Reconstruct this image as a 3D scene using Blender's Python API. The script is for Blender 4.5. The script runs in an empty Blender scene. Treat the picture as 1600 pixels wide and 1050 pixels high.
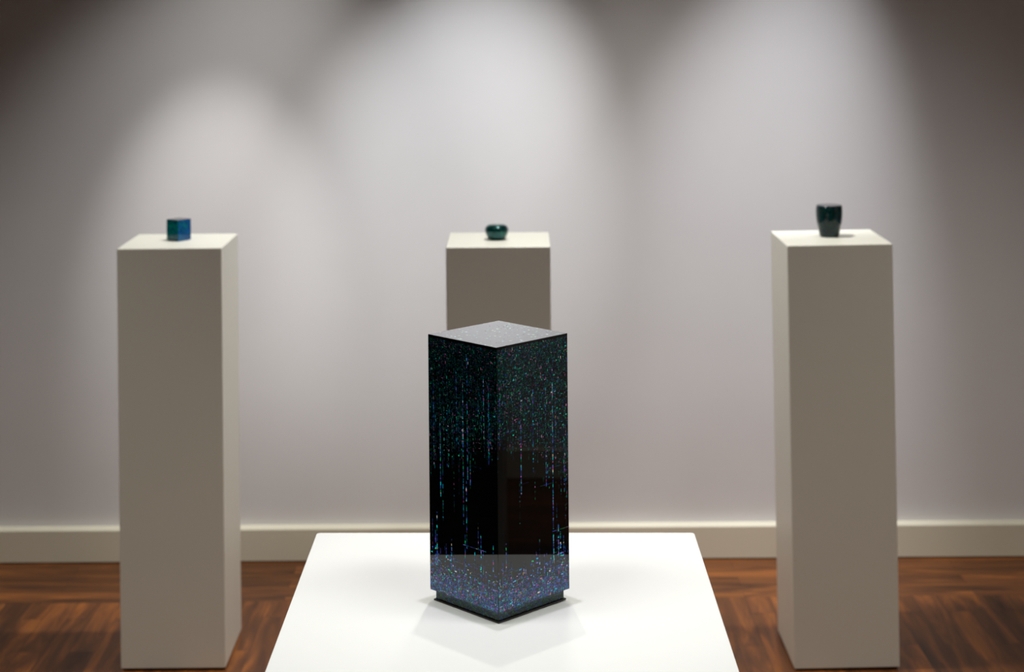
import bpy, bmesh, math, random
from mathutils import Matrix, Vector, Euler

S = bpy.context.scene
C = S.collection
PI = math.pi
# ------------------------------------------------------------------ camera
cam_d = bpy.data.cameras.new('camera')
cam = bpy.data.objects.new('camera', cam_d)
C.objects.link(cam)
cam_d.sensor_width = 36.0
cam_d.lens = 2732.68 / 1600 * 36
cam_d.shift_x = 4.5 / 1600
cam_d.shift_y = -519.5 / 1600
cam.matrix_world = (Matrix.Translation((0, 0, 1.63))
                    @ Matrix.Rotation(PI / 2 - .00621, 4, 'X')
                    @ Matrix.Rotation(-.0087, 4, 'Z'))
cam_d.dof.use_dof = True
cam_d.dof.focus_distance = 2.49
cam_d.dof.aperture_fstop = 6.0
cam_d.clip_start = .05
S.camera = cam
# ------------------------------------------------------------------ view, world
S.view_settings.view_transform = 'Standard'
S.view_settings.look = 'None'
S.view_settings.gamma = 1
S.view_settings.use_curve_mapping = False
S.view_settings.exposure = 0.0
w = bpy.data.worlds.new('world')
S.world = w
w.use_nodes = True
w.node_tree.nodes['Background'].inputs[0].default_value = (.75, .8, 1, 1)
w.node_tree.nodes['Background'].inputs[1].default_value = 0.0


def spot(name, loc, target, power, col, size, blend=1.0, rad=.03):
    d = bpy.data.lights.new(name, 'SPOT')
    d.energy = power
    d.color = col
    d.spot_size = math.radians(size)
    d.spot_blend = blend
    d.shadow_soft_size = rad
    o = bpy.data.objects.new(name, d)
    C.objects.link(o)
    o.location = loc
    o.rotation_euler = (Vector(target) - Vector(loc)).to_track_quat('-Z', 'Y').to_euler()
    return o


# two ceiling spots over the central plinth
spot('spot_over_sculpture', (-.022, 2.575, 3.1), (-.022, 2.56, .74), 66, (.93, .90, 1.0), 46, 1, .02)
spot('spot_behind_sculpture', (-.022, 3.24, 3.1), (-.022, 2.60, .74), 38, (1.0, .97, .80), 44, 1, .02)
# ceiling spots over the three pedestals, washing the wall behind them
spot('spot_left_wall', (-.758, 4.067, 2.328), (-.848, 4.948, 1), 77, (1.0, .985, .97), 28.8)
spot('spot_left_pedestal', (-.302, 4.45, 2.78), (-.885, 4.668, 1), 132, (.99, .99, .965), 52.7)
spot('spot_middle_wall', (.269, 3.654, 2.81), (-.181, 5.109, 1), 206, (.955, .985, 1.0), 28.4)
spot('spot_right_wall', (1.087, 4.35, 3.121), (.724, 4.834, 1), 273, (.94, .955, 1.0), 30.9)
spot('spot_right_pedestal', (.145, 4.133, 2.595), (.454, 4.047, 1), 121, (1.0, .98, .94), 100.8, 1, .1)
# added fill spots out of view: pedestal fronts, plinth, floor, right wall
spot('fill_spot_front', (-1.2, 2.2, 3.1), (-.8, 3.1, 0), 66, (1.0, .985, .94), 74, 1, .25)  # added pair, brightens pedestal fronts and table
spot('fill_spot_front', (1.16, 2.2, 3.1), (.76, 3.1, 0), 66, (1.0, .985, .94), 74, 1, .25)
spot('fill_spot_plinth', (-.75, 2.0, 3.1), (-.03, 2.46, .74), 68, (.97, 1.0, .93), 42, 1, .34)  # added pair, lifts the tower's shadow on the plinth
spot('fill_spot_plinth', (.70, 2.0, 3.1), (-.03, 2.46, .74), 68, (.97, 1.0, .93), 42, 1, .34)
spot('fill_spot_side', (-2.3, 3.2, 3.1), (-1.35, 4.2, 0), 74, (1.0, .97, .90), 54, 1, .08)  # added pair, fills the dark floor beside the pedestals
spot('fill_spot_side', (2.3, 3.2, 3.1), (1.35, 4.2, 0), 60, (1.0, .97, .90), 54, 1, .08)
spot('fill_spot_right_wall', (2.3, 1.2, 3.1), (3.4, 2.4, 1.1), 200, (1.0, .98, .92), 60, 1, .08)  # added to light the wall mirrored in the tower's right face


# ------------------------------------------------------------------ materials
def lin(c):
    return tuple((x / 255 / 12.92) if x / 255 <= .04045 else ((x / 255 + .055) / 1.055) ** 2.4 for x in c) + (1,)


def mat(name, col, rough=.5, coat=0, crough=.03, ior=1.5, metal=0):
    m = bpy.data.materials.new(name)
    m.use_nodes = True
    b = m.node_tree.nodes['Principled BSDF']
    b.inputs['Base Color'].default_value = col if len(col) == 4 else tuple(col) + (1,)
    b.inputs['Roughness'].default_value = rough
    b.inputs['IOR'].default_value = ior
    b.inputs['Metallic'].default_value = metal
    b.inputs['Coat Weight'].default_value = coat
    b.inputs['Coat Roughness'].default_value = crough
    if coat:
        b.inputs['Specular IOR Level'].default_value = 0
        b.inputs['Coat IOR'].default_value = ior
    return m, m.node_tree, b


def painted(name, col, rough, bump=.02, scale=260, var=.03):
    m, nt, b = mat(name, col, rough)
    N, L = nt.nodes, nt.links
    tc = N.new('ShaderNodeTexCoord')
    n1 = N.new('ShaderNodeTexNoise')
    n1.inputs['Scale'].default_value = 5
    n1.inputs['Detail'].default_value = 3
    L.new(tc.outputs['Object'], n1.inputs['Vector'])
    mx = N.new('ShaderNodeMix')
    mx.data_type = 'RGBA'
    mx.inputs['A'].default_value = tuple(x * (1 - var) for x in col[:3]) + (1,)
    mx.inputs['B'].default_value = tuple(min(1, x * (1 + var)) for x in col[:3]) + (1,)
    L.new(n1.outputs['Fac'], mx.inputs['Factor'])
    L.new(mx.outputs['Result'], b.inputs['Base Color'])
    n2 = N.new('ShaderNodeTexNoise')
    n2.inputs['Scale'].default_value = scale
    L.new(tc.outputs['Object'], n2.inputs['Vector'])
    bp = N.new('ShaderNodeBump')
    bp.inputs['Strength'].default_value = bump
    bp.inputs['Distance'].default_value = .002
    L.new(n2.outputs['Fac'], bp.inputs['Height'])
    L.new(bp.outputs['Normal'], b.inputs['Normal'])
    return m


M_wall = painted('wall_paint', (.72, .705, .71), .85, .05, 120)
M_ceil = painted('ceiling_paint', (.7, .7, .7), .9)
M_unlit = painted('unlit_side_dark', (.02, .02, .02), .9)  # near-black colour stands in for an unlit room on the left
M_trim = painted('trim_paint', (.72, .68, .545), .45)
M_ped = painted('pedestal_paint', (.84, .83, .73), .42, .02, 300, .02)
M_plinth = painted('plinth_paint', (.86, .865, .85), .40, .02, 300, .01)
M_gap = mat('gap_shade_dark', (.012, .008, .006), .8)[0]  # near-black colour gives the gaps at the floor their shade
M_black = mat('black_lacquer', (.0012, .0012, .0014), .25, 1.0, .01)[0]
M_foot = mat('black_wood_foot', (.012, .008, .006), .4)[0]


def floor_material():
    m, nt, b = mat('walnut_parquet', (.1, .05, .02), .42)
    b.inputs['Specular IOR Level'].default_value = .3
    N, L = nt.nodes, nt.links
    tc = N.new('ShaderNodeTexCoord')

    def mp(rot, sc, loc=(0, 0, 0)):
        k = N.new('ShaderNodeMapping')
        k.inputs['Rotation'].default_value = (0, 0, rot)
        k.inputs['Scale'].default_value = sc
        k.inputs['Location'].default_value = loc
        L.new(tc.outputs['Object'], k.inputs['Vector'])
        return k.outputs['Vector']

    def planks(rot, loc, seed):
        v = mp(rot, (1, 1, 1), loc)
        br = N.new('ShaderNodeTexBrick')
        br.offset = .37
        br.inputs['Color1'].default_value = (0, 0, 0, 1)
        br.inputs['Color2'].default_value = (1, 1, 1, 1)
        br.inputs['Mortar'].default_value = (0, 0, 0, 1)
        br.inputs['Scale'].default_value = 1
        br.inputs['Mortar Size'].default_value = .0006
        br.inputs['Mortar Smooth'].default_value = .3
        br.inputs['Brick Width'].default_value = .62
        br.inputs['Row Height'].default_value = .064
        L.new(v, br.inputs['Vector'])
        # grain stretched along the boards, shifted from board to board
        sep = N.new('ShaderNodeSeparateColor')
        L.new(br.outputs['Color'], sep.inputs[0])
        add = N.new('ShaderNodeVectorMath')
        add.operation = 'MULTIPLY_ADD'
        add.inputs[1].default_value = (1.6, 11, 1)
        cmb = N.new('ShaderNodeCombineXYZ')
        mul = N.new('ShaderNodeMath')
        mul.operation = 'MULTIPLY'
        mul.inputs[1].default_value = 7 + seed
        L.new(sep.outputs[0], mul.inputs[0])
        L.new(mul.outputs[0], cmb.inputs[0])
        L.new(mul.outputs[0], cmb.inputs[2])
        L.new(v, add.inputs[0])
        L.new(cmb.outputs[0], add.inputs[2])
        g = N.new('ShaderNodeTexNoise')
        g.inputs['Scale'].default_value = 1.7
        g.inputs['Detail'].default_value = 5
        g.inputs['Roughness'].default_value = .62
        g.inputs['Distortion'].default_value = .9
        L.new(add.outputs[0], g.inputs['Vector'])
        r = N.new('ShaderNodeValToRGB')
        e = r.color_ramp.elements
        e[0].position = .30
        e[0].color = lin((66, 36, 16))
        e[1].position = .72
        e[1].color = lin((165, 98, 40))
        k = e.new(.5)
        k.color = lin((110, 64, 30))
        L.new(g.outputs['Fac'], r.inputs[0])
        t = N.new('ShaderNodeMapRange')
        t.inputs['To Min'].default_value = .62
        t.inputs['To Max'].default_value = 1.25
        L.new(sep.outputs[0], t.inputs[0])
        vm = N.new('ShaderNodeVectorMath')
        vm.operation = 'SCALE'
        L.new(r.outputs[0], vm.inputs[0])
        L.new(t.outputs[0], vm.inputs['Scale'])
        mx = N.new('ShaderNodeMix')
        mx.data_type = 'RGBA'
        mx.inputs['B'].default_value = (.01, .005, .003, 1)
        L.new(br.outputs['Fac'], mx.inputs['Factor'])
        L.new(vm.outputs[0], mx.inputs['A'])
        return mx.outputs['Result'], g.outputs['Fac']

    ca, ga = planks(0, (0, .012, 0), 0)
    cb, gb = planks(PI / 2, (0, .02, 0), 3)
    sx = N.new('ShaderNodeSeparateXYZ')
    L.new(tc.outputs['Object'], sx.inputs[0])
    gt = N.new('ShaderNodeMath')
    gt.operation = 'GREATER_THAN'
    gt.inputs[1].default_value = 4.69
    L.new(sx.outputs['Y'], gt.inputs[0])
    mx = N.new('ShaderNodeMix')
    mx.data_type = 'RGBA'
    L.new(gt.outputs[0], mx.inputs['Factor'])
    L.new(cb, mx.inputs['A'])
    L.new(ca, mx.inputs['B'])
    L.new(mx.outputs['Result'], b.inputs['Base Color'])
    return m


M_floor = floor_material()


def shell_material():
    m, nt, b = mat('shell_inlay', (.5, .5, .5), .35, 1.0, .01)
    a = nt.nodes.new('ShaderNodeVertexColor')
    a.layer_name = 'shell'
    nt.links.new(a.outputs[0], b.inputs['Base Color'])
    return m


M_shell = shell_material()
M_top = mat('top_painted_reflection', (.31, .31, .335), .4, 1.0, .06, 1.75)[0]  # light grey base colour stands in for the bright reflection on top


def jewel_material(name, stops, scale, stretch=(1, 1, 1), metal=0, rough=.3):
    """black lacquer packed with tiny blue-green shell chips"""
    m, nt, b = mat(name, (0, .1, .1), rough, 1.0, .02, 1.4, metal)
    N, L = nt.nodes, nt.links
    tc = N.new('ShaderNodeTexCoord')
    mp = N.new('ShaderNodeMapping')
    mp.inputs['Scale'].default_value = stretch
    L.new(tc.outputs['Object'], mp.inputs['Vector'])
    v = N.new('ShaderNodeTexVoronoi')
    v.inputs['Scale'].default_value = scale
    L.new(mp.outputs[0], v.inputs['Vector'])
    s = N.new('ShaderNodeSeparateColor')
    L.new(v.outputs['Color'], s.inputs[0])
    r = N.new('ShaderNodeValToRGB')
    r.color_ramp.interpolation = 'CONSTANT'
    e = r.color_ramp.elements
    e[0].position = 0
    e[0].color = stops[0] + (1,)
    e[1].position = 1 / len(stops)
    e[1].color = stops[1] + (1,)
    for i in range(2, len(stops)):
        k = e.new(i / len(stops))
        k.color = stops[i] + (1,)
    L.new(s.outputs[0], r.inputs[0])
    L.new(r.outputs[0], b.inputs['Base Color'])
    return m


# ------------------------------------------------------------------ helpers
def link(name, bm, mats, parent=None, smooth=False):
    me = bpy.data.meshes.new(name)
    bm.to_mesh(me)
    bm.free()
    for m in (mats if isinstance(mats, (list, tuple)) else [mats]):
        me.materials.append(m)
    if smooth:
        for p in me.polygons:
            p.use_smooth = True
    o = bpy.data.objects.new(name, me)
    C.objects.link(o)
    if parent:
        o.parent = parent
    return o


def box_bm(x0, x1, y0, y1, z0, z1, bev=0, seg=3):
    bm = bmesh.new()
    bmesh.ops.create_cube(bm, size=1)
    bmesh.ops.scale(bm, vec=(x1 - x0, y1 - y0, z1 - z0), verts=bm.verts)
    bmesh.ops.translate(bm, vec=((x0 + x1) / 2, (y0 + y1) / 2, (z0 + z1) / 2), verts=bm.verts)
    if bev:
        bmesh.ops.bevel(bm, geom=bm.edges[:], offset=bev, segments=seg, profile=.5, affect='EDGES')
    return bm


def thing(name, label, cat, loc, rotz=0, roty=0, group=None):
    o = bpy.data.objects.new(name, None)
    C.objects.link(o)
    o.empty_display_size = .1
    o.location = loc
    o.rotation_euler = (0, roty, rotz)
    o['label'] = label
    o['category'] = cat
    if group:
        o['group'] = group
    return o


def tag(o, label, cat, group=None):
    o['label'] = label
    o['category'] = cat
    if group:
        o['group'] = group
    return o


def struct(name, bm, m, rotz=0, loc=(0, 0, 0)):
    o = link(name, bm, m)
    o['kind'] = 'structure'
    o.rotation_euler.z = rotz
    o.location = loc
    return o


# ------------------------------------------------------------------ room
XL, XR, YB, YF, ZC = -3.6, 3.40, -3.0, 5.04, 3.45
WR = -.0066
struct('floor', box_bm(XL - .2, XR + .2, YB - .2, YF + .25, -.1, 0), M_floor)
struct('ceiling', box_bm(XL - .2, XR + .2, YB - .2, YF + .25, ZC, ZC + .1), M_ceil)
struct('wall_back', box_bm(XL - .15, XR + .15, 0, .15, 0, ZC), M_wall, WR, (0, YF, 0))
struct('wall_left', box_bm(XL - .15, XL, YB, YF - .03, 0, ZC), M_unlit)
struct('wall_right', box_bm(XR, XR + .15, YB, YF - .03, 0, ZC), M_wall)
struct('wall_front', box_bm(XL, XR, YB - .15, YB, 0, ZC), M_wall)


def baseboard_bm(x0, x1):
    # section in the y-z plane: flat face, small rounded top, ledge sloping back to the wall
    t = .0315
    prof = [(0, .004), (-t, .004), (-t, .0925), (-t + .001, .0945), (-t + .003, .0956), (0, .0985)]
    bm = bmesh.new()
    rings = []
    for x in (x0, x1):
        rings.append([bm.verts.new((x, y, z)) for y, z in prof])
    n = len(prof)
    for i in range(n):
        bm.faces.new((rings[0][i], rings[0][(i + 1) % n], rings[1][(i + 1) % n], rings[1][i]))
    bm.faces.new(rings[0][::-1])
    bm.faces.new(rings[1])
    bmesh.ops.recalc_face_normals(bm, faces=bm.faces[:])
    return bm


struct('baseboard_back', baseboard_bm(XL + .02, XR - .02), M_trim, WR, (0, YF, 0))
struct('gap_shade_1', box_bm(XL + .02, XR - .02, -.028, 0, 0, .0042), M_gap, WR, (0, YF, 0))  # dark strip painted as the shade under the baseboard
struct('baseboard_right', box_bm(XR - .02, XR, YB + .1, YF - .12, 0, .096, .002), M_trim)

# ------------------------------------------------------------------ pedestals
PH, PW, PD = 1.0208, .254, .256


def pedestal(label, x, y, rz, width=PW, lean=0, group=None):
    t = thing('pedestal', label, 'pedestal', (x, y, 0), rz, lean, group)
    link('body', box_bm(-width / 2, width / 2, -PD / 2, PD / 2, .006, PH, .0022, 3), M_ped, t)
    link('foot', box_bm(-width / 2 + .006, width / 2 - .006, -PD / 2 + .006, PD / 2 - .006, 0, .0062), M_gap, t)
    return t


pedestal('tall cream pedestal on the left carrying the small blue cube box', -.82507, 4.33937, .00216, .2525)
pedestal('tall cream pedestal in the middle, behind the black lacquer tower', -.03065, 4.31495, -.0074, .2505)
pedestal('tall cream pedestal on the right carrying the dark green barrel-shaped pot', .79519, 4.30486, .00231, .2525, -.0098)
pedestal('cream pedestal near the right wall, reflected in the black tower', 2.45, 2.26, 0)

# ------------------------------------------------------------------ white plinth
TZ, TW = .74, .6224
tp = thing('display_plinth', 'wide white square plinth under the black lacquer tower', 'plinth',
           (-.01846 - .0018, 2.87783 - TW / 2, 0), -.00561, .0065)
bm = box_bm(-TW / 2, TW / 2, -TW / 2, TW / 2, .01, TZ)
vert = [e for e in bm.edges if abs(e.verts[0].co.z - e.verts[1].co.z) > .1]
bmesh.ops.bevel(bm, geom=vert, offset=.007, segments=5, profile=.5, affect='EDGES')
top = [e for e in bm.edges if all(abs(v.co.z - TZ) < 1e-5 for v in e.verts)]
bmesh.ops.bevel(bm, geom=top, offset=.0015, segments=3, profile=.5, affect='EDGES')
link('body', bm, M_plinth, tp)
link('foot', box_bm(-TW / 2 + .01, TW / 2 - .01, -TW / 2 + .01, TW / 2 - .01, 0, .0102), M_gap, tp)

# ------------------------------------------------------------------ lacquer tower
BS, BH, BZ = .14435, .37433, .0162     # width, height of the upper body, height of its underside
tower = thing('lacquer_tower', 'tall black lacquer tower flecked with blue-green shell inlay on the white plinth',
              'sculpture', (-.02107, 2.55709, TZ + .0005), .77159)


class Flecks:
    """collects thin shell chips, each laid on a face of the lacquer body"""

    def __init__(self, half, z0, bm, col, H=0):
        self.H = H
        self.h, self.z0, self.bm, self.col = half, z0, bm, col
        self.n = 0

    def put(self, face, u, v, du, dv, c, lift=None):
        """face 0 = the left visible side, 1 = right visible side, 2, 3 = rear sides, 4 = top"""
        h = self.h
        W = 2 * h
        m = .0006
        u0, u1 = max(m, u - du / 2), min(W - m, u + du / 2)
        v0, v1 = v - dv / 2, v + dv / 2
        if face < 4 and self.H:
            v0, v1 = max(v0, m), min(v1, self.H - m)
        if u1 - u0 < 1e-4 or v1 - v0 < 1e-4:
            return
        e = lift if lift else .00004 + .00010 * random.random()
        q = [(u0, v0), (u1, v0), (u1, v1), (u0, v1)]
        P = []
        for a, b in q:
            z = self.z0 + b
            if face == 0:      # -x side, u runs towards the near corner
                P.append((-h - e, h - a, z))
            elif face == 1:    # -y side, u runs away from the near corner
                P.append((-h + a, -h - e, z))
            elif face == 2:    # +x side
                P.append((h + e, -h + a, z))
            elif face == 3:
                P.append((h - a, h + e, z))
            else:
                P.append((-h + a, -h + b, self.z0 + e))
        vs = [self.bm.verts.new(p) for p in P]
        f = self.bm.faces.new(vs)
        f.material_index = 1
        for lp in f.loops:
            lp[self.col] = (c[0], c[1], c[2], 1)
        self.n += 1


rnd = random.Random(11)
random.seed(5)


def pick(dim, kind):
    """shell colours: greens and teals above, blues and violets lower down"""
    r = rnd.random()
    if kind == 'top':
        if r < .38:
            c = (.03, .24, .19)
        elif r < .70:
            c = (.04, .19, .25)
        elif r < .85:
            c = (.10, .12, .28)
        elif r < .90:
            c = (.24, .10, .19)
        elif r < .96:
            c = (.08, .45, .28)
        else:
            c = (.6, .35, .5)
    else:
        if r < .36:
            c = (.14, .27, .60)
        elif r < .60:
            c = (.03, .42, .52)
        elif r < .78:
            c = (.28, .24, .60)
        elif r < .90:
            c = (.05, .45, .26)
        elif r < .96:
            c = (.62, .22, .52)
        else:
            c = (.55, .48, .35)
    k = dim * (.25 + 1.1 * rnd.random() ** 1.6)
    if rnd.random() < .05:
        k *= 2.2
    return tuple(min(.95, x * k) for x in c)


PX = BS / 107.0        # one picture pixel across a face
PV = BH / 400.0        # one picture pixel down a face


CW = PX * 1.5          # pitch of the shell columns


def streak(F, face, u, v0, v1, kind, amp=1.0, wpx=1.15, gap=.12):
    v = v1
    while v > v0:
        L = PV * rnd.choice((1.2, 1.6, 2.2, 3, 4.5))
        if rnd.random() > gap:
            bright = 1.0 + (1.6 if rnd.random() < .12 else 0)
            F.put(face, u + PX * .25 * (rnd.random() - .5), v - L / 2, PX * wpx * (.7 + .5 * rnd.random()), L * .9,
                  pick(1.5 * amp * bright, kind))
        v -= L


def side(F, face, streaks_top, streaks_bot, skew, k, amp0=1.0):
    # ---- upper band: fine woven speckle thinning downwards
    n = int(12500 * k)
    for _ in range(n):
        u = rnd.random() * BS
        if rnd.random() < .65:
            u = (int(u / CW) + .5) * CW
        d = rnd.random() ** 1.35
        lim = (.37 + .16 * skew(u / BS))
        y = .012 + d * lim                      # fraction from the top edge
        if rnd.random() < (y / lim) ** 2.2 * .9:
            continue
        if rnd.random() < .60:
            du, dv = PX * (.5 + .4 * rnd.random()), PV * rnd.choice((1, 1.4, 2, 3, 4))
        else:
            du, dv = PX * rnd.choice((1.2, 1.8, 2.6)), PV * (.5 + .4 * rnd.random())
        F.put(face, u, BH * (1 - y), du, dv, pick(1.35 * amp0, 'top'))
    for _ in range(150):                         # brighter chips in the band
        u = rnd.random() * BS
        y = .03 + .33 * rnd.random()
        F.put(face, u, BH * (1 - y), PX * rnd.choice((1.5, 2.2)), PV * rnd.choice((1.2, 2)), pick(2.6 * amp0, 'top'))
    for _ in range(90):                         # thin faint threads hanging from the band
        u = rnd.random() * BS
        s = skew(u / BS)
        a = 1 - (.18 + .12 * rnd.random())
        b = a - (.06 + .26 * rnd.random() * (.3 + s))
        streak(F, face, u, BH * b, BH * a, 'top', .8, .65, .3)
    for u, y0, y1, amp in streaks_top:
        streak(F, face, u * BS, BH * (1 - y1), BH * (1 - y0), 'bot' if amp > .7 else 'top', amp)
    # ---- lower band: dense blue, thinning upwards
    for _ in range(int(6800 * k)):
        u = rnd.random() * BS
        if rnd.random() < .6:
            u = (int(u / CW) + .5) * CW
        v = -BH * .029 * math.log(1 - rnd.random() * .985)
        if rnd.random() < .5:
            du, dv = PX * (.6 + .4 * rnd.random()), PV * rnd.choice((1.2, 2, 3, 4))
        else:
            du, dv = PX * rnd.choice((1.4, 2, 3)), PV * (.6 + .4 * rnd.random())
        F.put(face, u, v + .001, du, dv, pick(1.15, 'bot'))
    for _ in range(150):
        u = rnd.random() * BS
        v = BH * (.01 + .15 * rnd.random() ** 2)
        F.put(face, u, v, PX * rnd.choice((2, 3)), PV * rnd.choice((1.5, 2)), pick(2.2, 'bot'))
    for _ in range(85):
        u = rnd.random() * BS
        streak(F, face, u, 0.004, BH * (.05 + .15 * rnd.random() ** 1.8), 'bot', .62, .8, .35)
    for _ in range(34):                         # horizontal threads
        u = rnd.random() * BS
        v = BH * (.03 + .13 * rnd.random())
        L = PX * rnd.uniform(6, 18)
        x = u
        while x < min(BS, u + L):
            s = PX * rnd.choice((1.5, 2.5, 4))
            F.put(face, x, v, s * .9, PV * .8, pick(.9, 'bot'))
            x += s
    for u, y0, y1, amp in streaks_bot:
        streak(F, face, u * BS, BH * (1 - y1), BH * (1 - y0), 'bot', amp)


def hthread(F, face, u0, u1, y, amp):
    x = u0 * BS
    while x < u1 * BS:
        s = PX * rnd.choice((2, 3, 4.5))
        F.put(face, x + s / 2, BH * (1 - y), s * .9, PV * rnd.choice((.8, 1.0, 1.6)), pick(amp, 'bot'))
        x += s


def frac(px, y, left):
    """picture position on a side -> (across, down) in 0..1"""
    if left:
        u = (px - 670.3) / (777.2 - 670.3)
        yt = 522.4 + u * 22.1
        yb = 920.5 + u * 38.5
    else:
        u = (px - 777.2) / (888 - 777.2)
        yt = 544.5 - u * 22.8
        yb = 959 - u * 37.5
    return u, (y - yt) / (yb - yt)


def S_(lst, left):
    out = []
    for px, y0, y1, amp in lst:
        u, a = frac(px, y0, left)
        _, b = frac(px, y1, left)
        out.append((u, max(a, .01), min(b, .995), amp))
    return out


LT = S_([(678.4, 590, 727, .8), (688.9, 660, 772, 1.5), (692.5, 705, 815, .7), (714.9, 580, 700, .9),
         (718.2, 690, 775, .6), (710.3, 733, 801, .5), (725, 600, 818, 1.2), (732, 560, 750, 1.2),
         (736, 720, 775, 1.0), (729.7, 752, 862, .9), (757.4, 590, 686, 1.1), (764.7, 600, 727, 1.1),
         (743.4, 680, 731, .35), (700, 560, 690, .6), (746, 570, 660, .5), (704, 640, 700, .5)], True)
LB = S_([(682.4, 800, 880, 1.0), (679.9, 828, 885, .8), (697, 850, 870, .5), (705.6, 843, 895, 1.1),
         (727, 836, 912, .9), (747.5, 818, 877, .6), (751.6, 835, 905, 1.1), (770.2, 853, 893, .7),
         (718, 887, 912, .8), (735, 893, 918, 1.0), (742, 862, 905, .5), (755, 860, 925, .8), (675, 810, 900, .5)], True)
RT = S_([(781.5, 600, 652, 1.4), (781.5, 653, 701, .8), (795.6, 600, 707, .35), (813.4, 610, 774, 1.2),
         (810.9, 753, 824, .6), (832.3, 610, 736, 1.1), (834.6, 736, 783, .5), (852.2, 600, 761, .8),
         (847.6, 747, 768, .6), (862.9, 575, 860, 1.5), (867.5, 600, 717, .8), (881, 661, 768, .8),
         (883, 766, 827, .35), (821.8, 590, 665, .6), (872, 600, 740, .4), (876, 620, 720, .4),
         (885, 560, 700, .5), (790, 620, 672, .5), (803, 590, 660, .4), (840, 640, 690, .3)], False)
RB = S_([(789.5, 850, 893, 1.0), (797.7, 878, 917, .9), (835.8, 863, 905, .7), (841, 844, 893, .8),
         (863.2, 850, 893, 1.1), (870.9, 820, 875, 1.5), (874, 832, 857, 1.0), (879, 838, 872, .9),
         (868.5, 787, 860, .4), (881.5, 854, 893, .7), (857, 878, 912, .9), (784.6, 872, 925, .7),
         (825, 890, 920, .5), (848, 872, 900, .6)], False)

body_bm = box_bm(-BS / 2, BS / 2, -BS / 2, BS / 2, BZ, BZ + BH, .0005, 2)
col = body_bm.loops.layers.color.new('shell')
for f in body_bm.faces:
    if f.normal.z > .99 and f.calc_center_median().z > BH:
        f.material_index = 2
F = Flecks(BS / 2, BZ, body_bm, col, BH)
side(F, 0, LT, LB, lambda u: .65 - .5 * u, .85, .72)
side(F, 1, RT, RB, lambda u: .15 + 1.3 * u ** 3, 1.15, 1.15)
for f_ in (2, 3):
    ra = [(rnd.random(), .1, .3 + .4 * rnd.random(), .9) for _ in range(14)]
    rb = [(rnd.random(), .72 + .1 * rnd.random(), .95, .9) for _ in range(12)]
    side(F, f_, ra, rb, lambda u: .4, .9)
hthread(F, 1, .07, .25, frac(786, 678, False)[1], 1.9)
hthread(F, 1, .30, .62, frac(820, 668, False)[1], .8)
hthread(F, 1, .52, .86, frac(850, 648, False)[1], .9)
hthread(F, 1, .72, .86, frac(864, 731, False)[1], 1.4)
hthread(F, 1, .55, .72, frac(840, 762, False)[1], .9)
hthread(F, 1, .30, .40, frac(813, 758, False)[1], .8)
hthread(F, 1, .76, .99, frac(875, 828, False)[1], 1.2)
hthread(F, 0, .50, .80, frac(738, 856, True)[1], 1.5)
hthread(F, 0, .62, .76, frac(746, 731, True)[1], .6)
hthread(F, 0, .30, .60, frac(715, 687, True)[1], .6)
hthread(F, 0, .40, .70, frac(730, 884, True)[1], 1.0)
hthread(F, 0, .82, .98, frac(770, 900, True)[1], 1.6)
# top: scattered chips
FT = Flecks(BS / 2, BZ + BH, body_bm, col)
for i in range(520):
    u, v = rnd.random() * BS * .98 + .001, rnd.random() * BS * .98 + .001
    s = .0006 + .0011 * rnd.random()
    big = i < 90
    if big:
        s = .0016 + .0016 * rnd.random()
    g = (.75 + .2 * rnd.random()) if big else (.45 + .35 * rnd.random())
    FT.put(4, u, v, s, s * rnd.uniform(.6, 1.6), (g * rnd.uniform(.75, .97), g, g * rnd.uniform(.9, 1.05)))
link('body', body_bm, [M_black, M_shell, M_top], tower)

# recessed base with a dense green weave
b2 = .0660
base_bm = box_bm(-b2, b2, -b2, b2, .0020, BZ)
col2 = base_bm.loops.layers.color.new('shell')
F2 = Flecks(b2, 0, base_bm, col2)
for f_ in range(4):
    for _ in range(1500):
        du, dv = PX * rnd.choice((.8, 1, 2, 3)), PV * rnd.choice((1, 1.5, 3))
        v = .0036 + .0118 * rnd.random()
        r = rnd.random()
        c = (.01, .20, .10) if r < .5 else (.02, .16, .24) if r < .85 else (.06, .10, .3)
        k = .6 + 1.7 * rnd.random() ** 1.5
        F2.put(f_, rnd.random() * b2 * 2, v, du, dv, tuple(x * k for x in c))
base = link('base', base_bm, [M_black, M_shell], tower)
base['label'] = 'recessed dark green base'
link('foot', box_bm(-.0688, .0688, -.0688, .0688, 0, .0022, .0004, 1), M_foot, tower)

# ------------------------------------------------------------------ small works on the pedestals
green = [(.002, .07, .065), (.003, .11, .09), (.001, .03, .035), (.006, .15, .10), (.01, .06, .10), (.002, .04, .04)]
teal = [(.0005, .09, .11), (.001, .13, .10), (.0005, .05, .09), (.002, .16, .13), (.001, .07, .13), (.001, .04, .06)]
blue = [(.0005, .09, .24), (.001, .13, .27), (.0005, .06, .28), (.001, .18, .22), (.004, .08, .38), (.001, .05, .14)]
M_teal = jewel_material('teal_shell_lacquer', teal, 260)
M_cube = jewel_material('blue_shell_lacquer', blue, 260)
M_pot = jewel_material('green_shell_lacquer', green, 300, (1, 1, 1), .7, .2)
dark = [(.001, .018, .022), (.002, .03, .03), (.001, .01, .016), (.003, .035, .024), (.002, .014, .035), (.012, .02, .014)]
M_cup = jewel_material('dark_shell_lacquer', dark, 300)
M_lid = mat('dark_lacquer_lid', (.03, .028, .032), .2, 1.0, .04, 1.7)[0]

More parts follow.
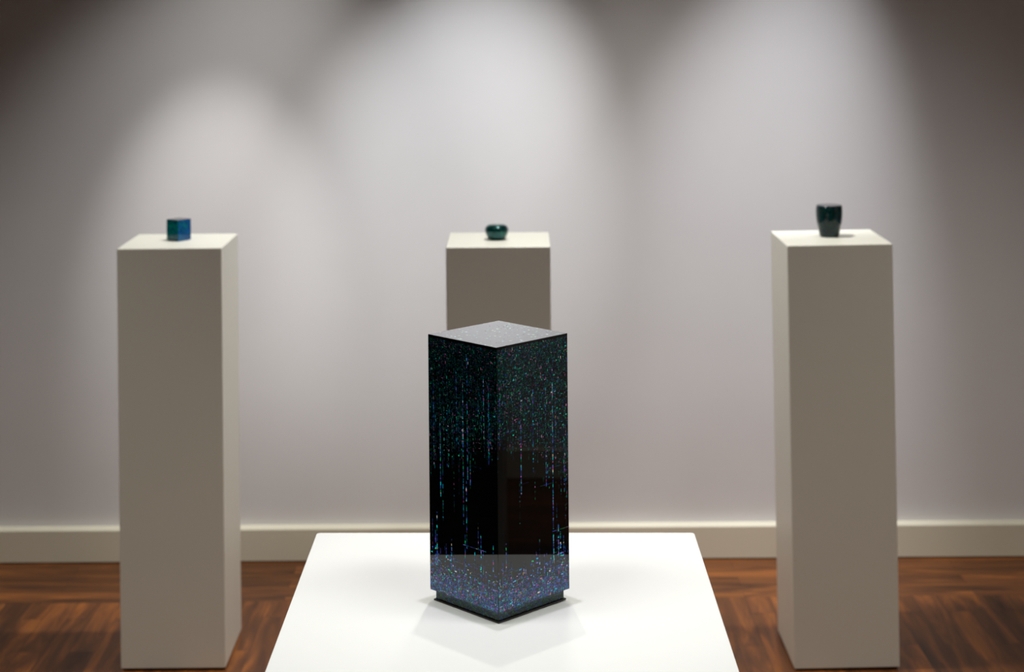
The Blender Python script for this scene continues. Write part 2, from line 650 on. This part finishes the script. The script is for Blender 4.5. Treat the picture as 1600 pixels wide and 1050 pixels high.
# cube box: body, thin lid, narrower foot
s = .0425
cube = thing('cube_box', 'small teal blue lacquer cube box on the left pedestal', 'box', (-.828, 4.355, PH), PI / 2 - .665)
cb = box_bm(-s / 2, s / 2, -s / 2, s / 2, .0015, .0515, .0008, 2)
for f in cb.faces:
    if f.normal.x < -.5 or f.normal.y > .5:
        f.material_index = 1
link('body', cb, [M_cube, M_teal], cube)
link('lid', box_bm(-s / 2 + .0006, s / 2 - .0006, -s / 2 + .0006, s / 2 - .0006, .0514, .0530, .0005, 2), M_lid, cube)
link('foot', box_bm(-s / 2 + .0025, s / 2 - .0025, -s / 2 + .0025, s / 2 - .0025, 0, .0016), M_cube, cube)


def lathe(prof, seg=72):
    bm = bmesh.new()
    rings = []
    for r, z in prof:
        rings.append([bm.verts.new((r * math.cos(2 * PI * i / seg), r * math.sin(2 * PI * i / seg), z)) for i in range(seg)])
    for a, b in zip(rings, rings[1:]):
        for i in range(seg):
            j = (i + 1) % seg
            bm.faces.new((a[i], a[j], b[j], b[i]))
    bm.faces.new(rings[0][::-1])
    bm.faces.new(rings[-1])
    return bm


def smoothprof(pts, n=6):
    out = []
    P = [pts[0]] + pts + [pts[-1]]
    for i in range(1, len(P) - 2):
        for k in range(n):
            t = k / n
            q = []
            for a in (0, 1):
                p0, p1, p2, p3 = P[i - 1][a], P[i][a], P[i + 1][a], P[i + 2][a]
                q.append(.5 * (2 * p1 + (p2 - p0) * t + (2 * p0 - 5 * p1 + 4 * p2 - p3) * t * t + (3 * p1 - p0 - 3 * p2 + p3) * t ** 3))
            out.append(tuple(q))
    out.append(pts[-1])
    return out


pot = thing('incense_pot', 'small squat round dark green lacquer pot on the middle pedestal', 'pot', (-.0356, 4.316, PH))
link('body', lathe(smoothprof([(.0185, 0), (.0196, .0012), (.0242, .008), (.0276, .0150), (.0292, .0215), (.0285, .0280), (.0254, .0332), (.0222, .0356)])),
     M_pot, pot, True)
link('lid', lathe(smoothprof([(.0221, .0355), (.0195, .0368), (.0150, .0378), (.006, .0383), (.001, .0384)])), M_pot, pot, True)

cup = thing('tea_caddy', 'dark green barrel-shaped lacquer pot with flat lid on the right pedestal', 'pot', (.7860, 4.3175, PH))
link('body', lathe(smoothprof([(.0216, 0), (.0232, .0015), (.0266, .016), (.0301, .035), (.0320, .052), (.0323, .066), (.0314, .0750), (.0306, .0770)])),
     M_cup, cup, True)
link('lid', lathe([(.0302, .0769), (.0298, .0779), (.0280, .0785), (.001, .0787)]), M_lid, cup)
